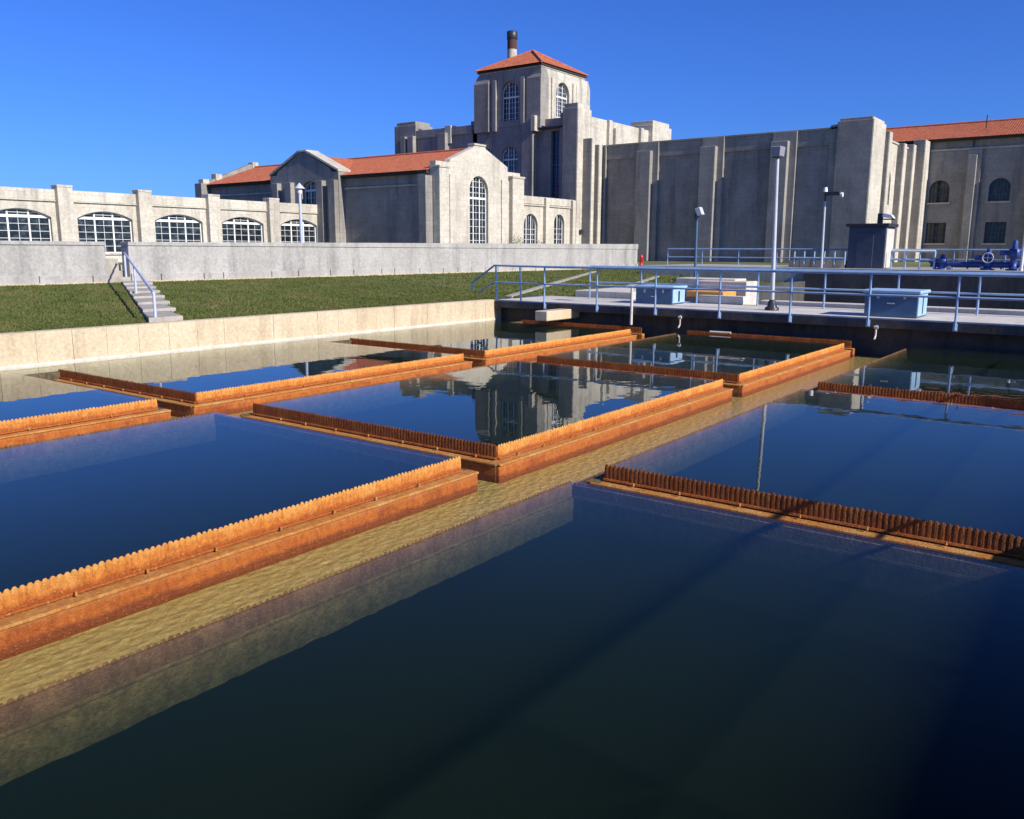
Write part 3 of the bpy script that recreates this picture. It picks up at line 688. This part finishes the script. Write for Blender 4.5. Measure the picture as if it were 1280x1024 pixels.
def shrub(c, r, h, label, n=420):
    t = empty('shrub', c, label, 'shrub', 'low shrubs')
    st = MB()
    for i in range(5):
        a = i * 1.257; st.tube(c, (c[0] + r * .5 * math.cos(a), c[1] + r * .5 * math.sin(a), c[2] + h * .7), .02, .008, 5)
    st.build('stem', 'deck_dark', t)
    g = MB()
    for _ in range(n):
        a = random.uniform(0, 6.283); q = random.random() ** .5; hh = random.uniform(.1, 1)
        p = Vector((c[0] + r * q * math.cos(a) * (1.15 - .6 * hh), c[1] + r * q * math.sin(a) * (1.15 - .6 * hh), c[2] + h * hh * random.uniform(.8, 1.1)))
        u = Vector((random.gauss(0, 1), random.gauss(0, 1), random.gauss(0, 1))).normalized() * .06; w = u.orthogonal().normalized() * .035
        g.add([p - u, p + w, p + u, p - w], [(0, 1, 2, 3)])
    g.build('foliage', 'leaf', t, fix=False, kind='stuff')
shrub((36.5, 17.2, .62), .8, .55, 'low green shrub on the bank above the small blue box')
shrub((29.6, 14.95, .6), .5, .5, 'small green shrub above the stepped concrete stand')
CAM_SCALING = True
shrub((55.6, 40.5, GZ), .7, 2.0, 'green shrub at the foot of the gable end right of its window')
shrub((59.2, 40.9, GZ), .8, 1.7, 'green shrub under the left small arched window')

# ------------------------------------------------------------------ buildings
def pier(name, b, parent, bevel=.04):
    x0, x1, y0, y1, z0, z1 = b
    o = box(name, (x0, x1, y0 + .05, y1, z0, z1), 'stone_shaded', parent, bevel)
    box('sunlit_facing', (x0 + .03, x1, y0, y0 + .09, z0, z1 - .03), 'stone', o, .02); return o  # paler slab puts the sunlight on the south face into its colour
# A: low arcade wing, sunny face at Y = 53.04
YA = 53.04
A = empty('arcade_wing', (34, YA, GZ), 'low pale stone wing with wide arched windows behind the grey wall', 'building')
piers = [15.85 + 5.12 * i for i in range(7)]     # 15.85 ... 46.57
fr = south(YA)
for i in range(6):
    u0, u1 = piers[i], piers[i + 1]; c = (u0 + u1) / 2 + .02
    op = (c - 1.78, c + 1.78, 2.0, 4.10, .46)
    mb = MB(); bay(u0, u1, GZ, 5.10, [op], fr, -.45, 0, mb); mb.build('wall', 'stone', A)
    box('sill', (c - 1.9, c + 1.9, YA - .1, YA + .3, 1.88, 2.0), 'stone_trim', A, .01)
    window(A, fr, op, -.34, 3, 5, 4.12, .105, .024, toprows=1)
    box('parapet', (u0, u1, YA - .06, YA + .45, 5.10, 5.72), 'stone', A, .02)
    box('string_course', (u0, u1, YA - .12, YA + .2, 5.02, 5.098), 'stone_trim', A, .01)
for p in piers[:-1] + [46.5]:
    box('pier', (p - .46, p + .46, YA - .42, YA + .3, GZ, 5.86), 'stone', A, .03)
    box('pier_cap', (p - .475, p + .475, YA - .435, YA + .315, 5.86, 6.0), 'stone_trim', A, .03)
box('rear_wall', (15.5, 46.8, 63.6, 64, GZ, 5.5), 'stone', A); box('end_wall', (15.4, 15.8, YA + .05, 64, GZ, 5.6), 'stone', A)
box('flat_roof', (15.45, 46.85, YA + .4, 63.9, 5.3, 5.45), 'deck_dark', A)

# B: long hall along Y, shady side at X = 46.84, gable end at Y = 41.44
XH, YG = 46.84, 41.44
B = empty('gabled_hall', (52, 55, GZ), 'stone hall with red tiled roof and a sunlit gable with tall window', 'building')
fw_ = west(XH)
box('side_wall', (XH, XH + .5, 42.0, 51.0, GZ, 7.95), 'stone_shaded', B); box('side_wall', (XH, XH + .5, 59.0, 69.0, GZ, 7.95), 'stone_shaded', B)
box('rear_wall', (56.5, 57.0, 42, 69, GZ, 7.95), 'stone', B)
box('string_course', (XH - .14, XH + .1, 42.9, 50.75, 6.86, 6.97), 'stone_trim', B, .01)
box('string_course', (XH - .14, XH + .1, 59.1, 68.2, 6.86, 6.97), 'stone_trim', B, .01)
fs = south(YG); op = (50.60, 52.90, 1.95, 6.62, 1.17)
gab = [(46.84, GZ), (50.60, GZ), (50.60, 6.62)] + arch(50.60, 52.90, 6.62, 1.17)[1:-1] + [(52.90, 6.62), (52.90, GZ), (57.04, GZ), (57.04, 8.35), (55.35, 8.35), (55.35, 8.7), (52.6, 9.82), (52.45, 10.0), (51.25, 10.0), (51.1, 9.82), (48.45, 8.75), (48.35, 8.52), (46.84, 8.52)]
MB().prism(gab, -.55, 0, fs).build('gable_wall', 'stone', B)
box('window_apron', (50.60, 52.90, YG + .1, YG + .5, GZ, 1.95), 'stone', B)
window(B, fs, op, -.36, 3, 8, 6.15, .10, .026, toprows=3)
box('gable_cap', (51.15, 52.55, YG - .08, YG + .6, 9.98, 10.12), 'stone_trim', B, .02)
box('pilaster', (46.80, 47.85, YG - .40, YG + .2, GZ, 8.05), 'stone', B, .04); box('pilaster', (48.25, 49.0, YG - .12, YG + .1, GZ, 7.7), 'stone', B, .03)
box('pilaster', (54.5, 55.2, YG - .12, YG + .1, GZ, 7.7), 'stone', B, .03); box('pilaster', (55.55, 57.09, YG - .40, YG + .2, GZ, 7.9), 'stone', B, .04)
box('pilaster_cap', (46.75, 47.95, YG - .46, YG + .25, 8.05, 8.2), 'stone_trim', B, .02); box('pilaster_cap', (55.45, 57.15, YG - .46, YG + .25, 7.9, 8.05), 'stone_trim', B, .02)
box('corner_buttress', (XH - .75, XH + .2, 41.75, 42.45, GZ, 7.5), 'stone_shaded', B, .03); box('corner_buttress', (XH - .35, XH + .2, 42.35, 42.95, GZ, 7.9), 'stone_shaded', B, .03)
# cross gable on the shady side
cg = [(50.9, GZ), (50.9, 8.2), (51.7, 8.2), (51.9, 8.5), (54.3, 9.62), (54.5, 9.86), (55.5, 9.86), (55.7, 9.62), (58.1, 8.5), (58.3, 8.2), (59.1, 8.2), (59.1, GZ)]
XC = 46.25; fc = west(XC)
op2 = (53.15, 55.25, 5.2, 7.05, .55)
cgw = [(50.9, 5.2), (53.15, 5.2)] + arch(53.15, 55.25, 7.05, .55) + [(55.25, 5.2), (59.1, 5.2)] + cg[10:11] + cg[9:0:-1]
MB().prism(cgw, -1.2, 0, fc).build('cross_gable', 'stone_shaded', B)
box('cross_gable_base', (XC, XC + 1.2, 50.9, 59.1, GZ, 5.2), 'stone_shaded', B)
window(B, fc, op2, -.45, 3, 3, 6.9, .10, .024, toprows=1)
for y in (50.95, 52.35, 56.1, 57.75): box('cross_gable_pilaster', (XC - .42, XC + .1, y, y + .75, GZ, 7.55), 'stone_shaded', B, .03)
box('cross_gable_cap', (XC - .1, XC + 1.2, 54.4, 55.6, 9.86, 10.0), 'stone_trim', B, .02)
for s_ in (0, 1):
    y0, y1 = (50.85, 54.5) if s_ == 0 else (59.15, 55.5)
    MB().hexa([(XC - .07, y0, 8.2), (XC + 1.25, y0, 8.2), (XC + 1.25, y1, 9.80), (XC - .07, y1, 9.80)], [(XC - .07, y0, 8.36), (XC + 1.25, y0, 8.36), (XC + 1.25, y1, 9.98), (XC - .07, y1, 9.98)]).build('gable_coping', 'stone_trim', B)
# roof
RX, RZ = 51.94, 9.78
rf = slope('roof', (XH - .40, 41.95, 7.86), (XH - .40, 68.6, 7.86), (RX, 41.95, RZ), B)
slope('roof', (57.4, 68.6, 7.86), (57.4, 41.95, 7.86), (RX, 68.6, RZ), B)
MB().tube((RX, 41.95, RZ + .04), (RX, 68.6, RZ + .04), .11).build('ridge_tiles', 'tile', B)
box('eave_board', (XH - .38, XH + .05, 42.0, 68.5, 7.66, 7.84), 'tile_dark', B)
slope('cross_roof', (XC + 1.2, 50.95, 8.15), (RX, 50.95, 8.15), (XC + 1.2, 55.0, 9.72), B); slope('cross_roof', (RX, 59.05, 8.15), (XC + 1.2, 59.05, 8.15), (RX, 55.0, 9.72), B)
MB().prism([(46.6, GZ), (57.2, GZ), (57.2, 8.1), (52.5, 10.05), (51.4, 10.05), (46.6, 8.1)], -.5, 0, south(68.6)).build('north_gable', 'stone_shaded', B)
for x, z in ((46.55, 8.1), (47.9, 8.65), (51.95, 10.0)): box('gable_block', (x - .3, x + .35, 68.5, 69.2, z - .3, z + .28), 'stone_trim', B, .03)
box('north_pier', (45.9, 46.7, 68.3, 69.3, GZ, 8.0), 'stone_shaded', B, .03)

# C: low annex between hall and main block
C_ = empty('small_annex', (61.7, 42.1, GZ), 'low sunlit stone annex with two small arched windows', 'building')
fa = south(42.04); mb = MB(); o1 = (58.45, 60.45, 1.9, 4.45, .85); o2 = (62.95, 64.60, 1.9, 4.6, .8)
bay(57.1, 66.15, GZ, 6.1, [o1, o2], fa, -.45, 0, mb); mb.build('wall', 'stone', C_)
window(C_, fa, o1, -.34, 3, 6, None, .10, .024); window(C_, fa, o2, -.34, 2, 6, None, .10, .024)
box('parapet', (57.1, 66.15, 41.96, 42.5, 6.1, 6.72), 'stone', C_, .02); box('string_course', (57.1, 66.1, 41.92, 42.2, 5.95, 6.06), 'stone_trim', C_, .01)
for x in (61.5, 65.75): box('pilaster', (x - .25, x + .25, 41.72, 42.2, GZ, 6.66), 'stone', C_, .02)
box('roof_slab', (57.2, 66.1, 42.4, 47, 5.9, 6.0), 'deck_dark', C_)

# D: main block with tower
XM, YM = 66.2, 41.82
D = empty('main_block', (74, 52, GZ), 'tall shaded stone block with stepped piers carrying the tower', 'building')
fd = west(XM + .9)
mb = MB(); oW = (44.35, 45.25, 6.5, 13.0, .0); oU = (48.55, 50.45, 8.6, 11.05, .85)
bay(43.3, 46.8, GZ, 14.1, [oW], fd, -.5, 0, mb); mb.build('recessed_wall', 'stone_shaded', D)
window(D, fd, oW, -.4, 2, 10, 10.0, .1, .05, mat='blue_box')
mb = MB(); f2 = west(XM + .25); bay(47.9, 54.0, GZ, 13.6, [oU, (51.4, 53.2, 8.6, 11.05, .85)], f2, -.5, 0, mb); mb.build('front_wall', 'stone_shaded', D)
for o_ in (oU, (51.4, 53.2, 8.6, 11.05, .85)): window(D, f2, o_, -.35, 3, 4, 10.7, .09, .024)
mb = MB(); bay(53.9, 61.6, GZ, 13.35, [(54.6, 56.4, 8.6, 11, .85), (58.4, 60.6, 8.6, 11, .9)], west(XM + .15), -.5, 0, mb); mb.build('front_wall', 'stone_shaded', D)
box('parapet', (XM + .02, XM + .6, 53.9, 61.5, 13.35, 14.12), 'stone_shaded', D, .03)
box('parapet', (XM + .2, XM + .7, 46.6, 53.9, 13.6, 14.2), 'stone_shaded', D, .03)
for y0, y1, d_, z in ((46.7, 47.95, .0, 13.9), (53.4, 54.2, -.25, 14.5), (56.9, 57.9, .45, 13.6), (61.2, 62.0, .45, 13.6), (62.3, 63.0, .45, 13.6)):
    box('pier', (XM - d_, XM + 1.2, y0, y1, GZ, z), 'stone_shaded', D, .04)
box('pier_block', (XM - .25, XM + 1, 46.3, 46.75, 13.0, 14.35), 'stone_trim', D, .03); box('pier_block', (XM - .05, XM + 1, 56.5, 57.3, 12.6, 14.3), 'stone_trim', D, .03)
box('corner_pier', (XM, XM + 2.6, 61.2, 64.2, GZ, 14.75), 'stone_shaded', D, .05); box('corner_pier_cap', (XM + .15, XM + 2.4, 61.35, 64.0, 14.75, 15.1), 'stone_shaded', D, .05)
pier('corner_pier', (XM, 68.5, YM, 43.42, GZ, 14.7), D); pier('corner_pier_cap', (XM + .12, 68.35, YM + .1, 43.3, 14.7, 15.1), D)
box('step_block', (XM + .5, 68.2, 43.4, 44.0, GZ, 14.45), 'stone_shaded', D, .04)
fm = south(YM + .12)
box('south_wall', (68.4, 84.0, YM + .12, YM + .6, GZ, 14.18), 'stone', D, .03)
for x, z in ((71.4, 14.2), (72.6, 13.6), (77.6, 14.2)): box('south_pilaster', (x, x + .55, YM - .2, YM + .3, GZ, z), 'stone', D, .03)
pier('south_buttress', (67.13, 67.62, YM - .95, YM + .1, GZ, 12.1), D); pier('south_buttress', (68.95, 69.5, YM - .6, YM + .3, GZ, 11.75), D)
box('corner_pier', (79.7, 83.9, YM - .35, YM + 2.5, GZ, 14.75), 'stone', D, .05); box('corner_pier_cap', (80.0, 83.6, YM - .2, YM + 2.3, 14.75, 15.2), 'stone', D, .05)
box('roof_slab', (XM + .5, 84, YM + .5, 64, 13.2, 13.35), 'deck_dark', D); box('rear_wall', (83.6, 84, YM + .4, 64, GZ, 14), 'stone', D); box('north_wall', (68, 83.7, 63.6, 64, GZ, 14), 'stone', D)
MB().tube((66.9, YM + .02, 3.95), (66.9, YM - .18, 3.95), .22, n=12).build('wall_vent', 'black', D)
# tower
T = empty('tower', (70.2, 49.6, 13.4), 'square stone tower with low red tiled roof above the main block', 'tower')
x0, x1, y0, y1 = 66.46, 73.9, 46.0, 53.15
opT = (48.42, 50.52, 13.95, 16.75, .95); ft = west(x0)
mb = MB(); bay(y0, y1, 13.3, 18.62, [opT], ft, -.6, 0, mb); mb.build('wall', 'stone_shaded', T)
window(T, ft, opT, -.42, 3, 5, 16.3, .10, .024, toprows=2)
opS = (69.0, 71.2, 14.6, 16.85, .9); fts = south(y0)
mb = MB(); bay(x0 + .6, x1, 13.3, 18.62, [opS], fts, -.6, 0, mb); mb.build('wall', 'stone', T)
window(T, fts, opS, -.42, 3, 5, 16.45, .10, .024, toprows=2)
box('wall', (x0 + .6, x1, y1 - .6, y1, 13.3, 18.62), 'stone_shaded', T); box('wall', (x1 - .6, x1, y0 + .6, y1 - .6, 13.3, 18.62), 'stone', T)
for a, b, c, d_, mt in ((y1 - 1.35, y1 + .42, x0 - .30, x0 + 1.4, 'stone_shaded'), (y0 - .06, y0 + 1.5, x0 - .12, x0 + 1.2, 'stone_shaded'), (y0 - .06, y0 + 1.5, x1 - 1.5, x1 + .95, 'stone')):
    g = MB(); g.hexa([(c, a, 13.3), (d_, a, 13.3), (d_, b, 13.3), (c, b, 13.3)], [(c, a, 17.7), (d_, a, 17.7), (d_, b, 17.7), (c, b, 17.7)])
    k = .30; g.build('corner_buttress', mt, T, .03)
    MB().hexa([(c, a, 17.7), (d_, a, 17.7), (d_, b, 17.7), (c, b, 17.7)], [(c + k, a + k * .2, 18.5), (d_ - k, a + k * .2, 18.5), (d_ - k, b - k, 18.5), (c + k, b - k, 18.5)]).build('buttress_top', mt, T)
for y in (47.75, 51.0): box('pilaster', (x0 - .22, x0 + .1, y, y + .42, 13.3, 17.9), 'stone_shaded', T, .03)
for x in (68.1, 71.7): box('pilaster', (x, x + .35, y0 - .14, y0 + .1, 13.3, 17.9), 'stone', T, .03)
box('cornice', (x0 - .06, x1 + .06, y0 - .06, y1 + .06, 18.6, 18.72), 'stone_trim', T, .02)
box('eave_board', (x0 - .15, x1 + .15, y0 - .15, y1 + .15, 18.72, 18.86), 'tile_dark', T)
ax, ay, az = (x0 + x1) / 2, (y0 + y1) / 2, 20.95; o_ = .24; ez = 18.9
tri = lambda s_: min(1, 1 - abs(2 * s_ - 1))
slope('roof', (x0 - o_, y1 + o_, ez), (x0 - o_, y0 - o_, ez), (ax, y1 + o_, az), T, tri); slope('roof', (x0 - o_, y0 - o_, ez), (x1 + o_, y0 - o_, ez), (x0 - o_, ay, az), T, tri)
slope('roof', (x1 + o_, y0 - o_, ez), (x1 + o_, y1 + o_, ez), (ax, y0 - o_, az), T, tri); slope('roof', (x1 + o_, y1 + o_, ez), (x0 - o_, y1 + o_, ez), (x1 + o_, ay, az), T, tri)
for (hx, hy) in ((x0 - o_, y0 - o_), (x1 + o_, y0 - o_), (x1 + o_, y1 + o_), (x0 - o_, y1 + o_)): MB().tube((hx, hy, ez + .05), (ax, ay, az + .08), .10).build('hip_tiles', 'tile', T)
t = empty('chimney', (75.6, 56.05, 13.3), 'round pale chimney with sooty top behind the tower roof', 'chimney')
MB().lathe((75.6, 56.05, 13.3), [(.52, 0), (.50, 9.6)], 20).build('shaft', 'stack', t)
MB().lathe((75.6, 56.05, 22.9), [(.50, 0), (.50, .95)], 20).build('sooty_band', 'soot', t)
MB().lathe((75.6, 56.05, 23.85), [(.50, 0), (.56, .06), (.56, .8), (.50, .84)], 20).build('rim', 'black', t)

# E: tall buttressed wall building
X5, Y5 = 70.07, 18.21
E_ = empty('buttressed_building', (79, 30, GZ), 'long windowless dark stone building with tall buttresses', 'building')
box('west_wall', (X5, X5 + .6, 20.4, 41.9, GZ, 10.45), 'stone_shaded', E_)
box('west_parapet', (X5 - .12, X5 + .6, 20.4, 41.8, 10.45, 11.62), 'stone_shaded', E_, .03); box('coping', (X5 - .2, X5 + .7, 20.4, 41.8, 11.62, 11.78), 'stone_shaded', E_, .03)
for yc in (36.9, 30.85, 24.75):
    box('buttress', (X5 - .78, X5 + .1, yc - .68, yc + .70, GZ, 10.95), 'stone_shaded', E_, .05)
    box('backing_pier', (X5 - .30, X5 + .1, yc - 1.22, yc + .72, GZ, 11.7), 'stone_shaded', E_, .03)
box('backing_pier', (X5 - .30, X5 + .1, 41.0, 41.75, GZ, 11.7), 'stone_shaded', E_, .03)
fe = south(Y5)
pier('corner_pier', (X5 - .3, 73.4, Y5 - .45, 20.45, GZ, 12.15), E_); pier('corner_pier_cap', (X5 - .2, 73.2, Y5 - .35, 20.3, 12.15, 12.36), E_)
box('pier_shoulder', (X5 - .2, X5 + 1, 20.45, 21.0, GZ, 11.95), 'stone_shaded', E_, .04)
mb = MB(); oE = (76.0, 78.2, 6.2, 8.2, .9); bay(73.3, 88.5, GZ, 11.2, [oE], fe, -.5, 0, mb); mb.build('south_wall', 'stone', E_)
window(E_, fe, oE, -.36, 3, 4, 8.1, .09, .024)
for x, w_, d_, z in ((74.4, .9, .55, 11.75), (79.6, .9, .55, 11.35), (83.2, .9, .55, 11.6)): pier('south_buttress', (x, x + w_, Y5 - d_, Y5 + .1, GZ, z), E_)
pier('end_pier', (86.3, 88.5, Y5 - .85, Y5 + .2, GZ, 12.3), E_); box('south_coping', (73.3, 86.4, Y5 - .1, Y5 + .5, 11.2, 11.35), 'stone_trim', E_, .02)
box('roof_slab', (X5 + .4, 88.5, Y5 + .3, 41.8, 10.6, 10.75), 'deck_dark', E_)

# F: two-storey building with red roof at the right
X6 = 88.55
F = empty('two_storey_building', (94, 2, GZ), 'two storey stone building with red tiled roof at the right edge', 'building')
ff = west(X6)
for i in range(7):
    yp = 13.75 - 4.95 * i; y_hi = yp + 4.95 if i else 18.15; 
    c = yp + 2.6
    if i == 0: c = 16.3
    mb = MB(); up_ = (c - .85, c + .85, 6.8, 8.1, .72); lo_ = (c - .85, c + .85, 3.1, 4.98, 0)
    bay(yp, y_hi, 5.9, 11.45, [up_], ff, -.5, 0, mb); bay(yp, y_hi, GZ, 5.9, [lo_], ff, -.5, 0, mb); mb.build('wall', 'stone_shaded', F)
    window(F, ff, up_, -.42, 3, 4, None, .08, .04, mat='shed'); window(F, ff, lo_, -.42, 3, 4, None, .08, .04, mat='shed')
    box('sill', (X6 - .1, X6 + .1, c - 1, c + 1, 6.66, 6.8), 'stone_trim', F, .01); box('sill', (X6 - .1, X6 + .1, c - 1, c + 1, 2.96, 3.1), 'stone_trim', F, .01)
    box('buttress', (X6 - .62, X6 + .1, yp - .38, yp + .30, GZ, 10.9), 'stone_shaded', F, .04); box('backing_pier', (X6 - .24, X6 + .1, yp - .72, yp + .42, GZ, 11.4), 'stone_shaded', F, .03)
    box('frieze', (X6 + .12, X6 + .6, yp, y_hi, 11.45, 12.3), 'stone_shaded', F)
    box('string_course', (X6 - .12, X6 + .3, yp + .004, y_hi, 11.42, 11.56), 'stone_trim', F, .015)
    box('downpipe', (X6 + .02, X6 + .12, yp + .05, yp + .15, 11.56, 12.3), 'black', F)
slope('roof', (X6 - .5, -20, 12.42), (X6 - .5, 26, 12.42), (93.6, -20, 14.35), F)
slope('roof', (99.2, 26, 12.42), (99.2, -20, 12.42), (93.6, 26, 14.35), F)
box('eave_board', (X6 - .46, X6 + .4, -20, 25.9, 12.24, 12.40), 'tile_dark', F)
MB().tube((93.6, -20, 14.4), (93.6, 26, 14.4), .12).build('ridge_tiles', 'tile', F)
MB().tube((90.8, 13.3, 13.3), (90.8, 13.3, 14.6), .05).build('vent_pipe', 'black', F)
box('rear_wall', (98.4, 98.8, -20, 26, GZ, 12.3), 'stone', F); box('end_wall', (88.7, 98.5, 25.4, 25.8, GZ, 12.3), 'stone_shaded', F)

CAM_SCALING = False
# ------------------------------------------------------------------ walkway beside the camera (its railing shades the right basin)
box('near_walkway', (-6, 22.78, -2.4, -.55, .45, DZ), 'deck', None, .015, kind='structure')
box('near_walkway_wall', (-6, 22.75, -2.2, -1.65, -3, .45), 'deck_dark', None, kind='structure')
t = empty('walkway_railing', (8, -.62, DZ), 'blue railing of the walkway along the right basin, outside the view', 'railing', 'blue railings')
for i in range(13): MB().tube((-3 + 2 * i, -.62, .6), (-3 + 2 * i, -.62, 1.75), .035).build('post', 'blue', t)
MB().tube((-3, -.62, 1.75), (21, -.62, 1.75), .028).build('top_rail', 'blue', t)
MB().tube((-3, -.62, 1.2), (21, -.62, 1.2), .02).build('mid_rail', 'blue', t)
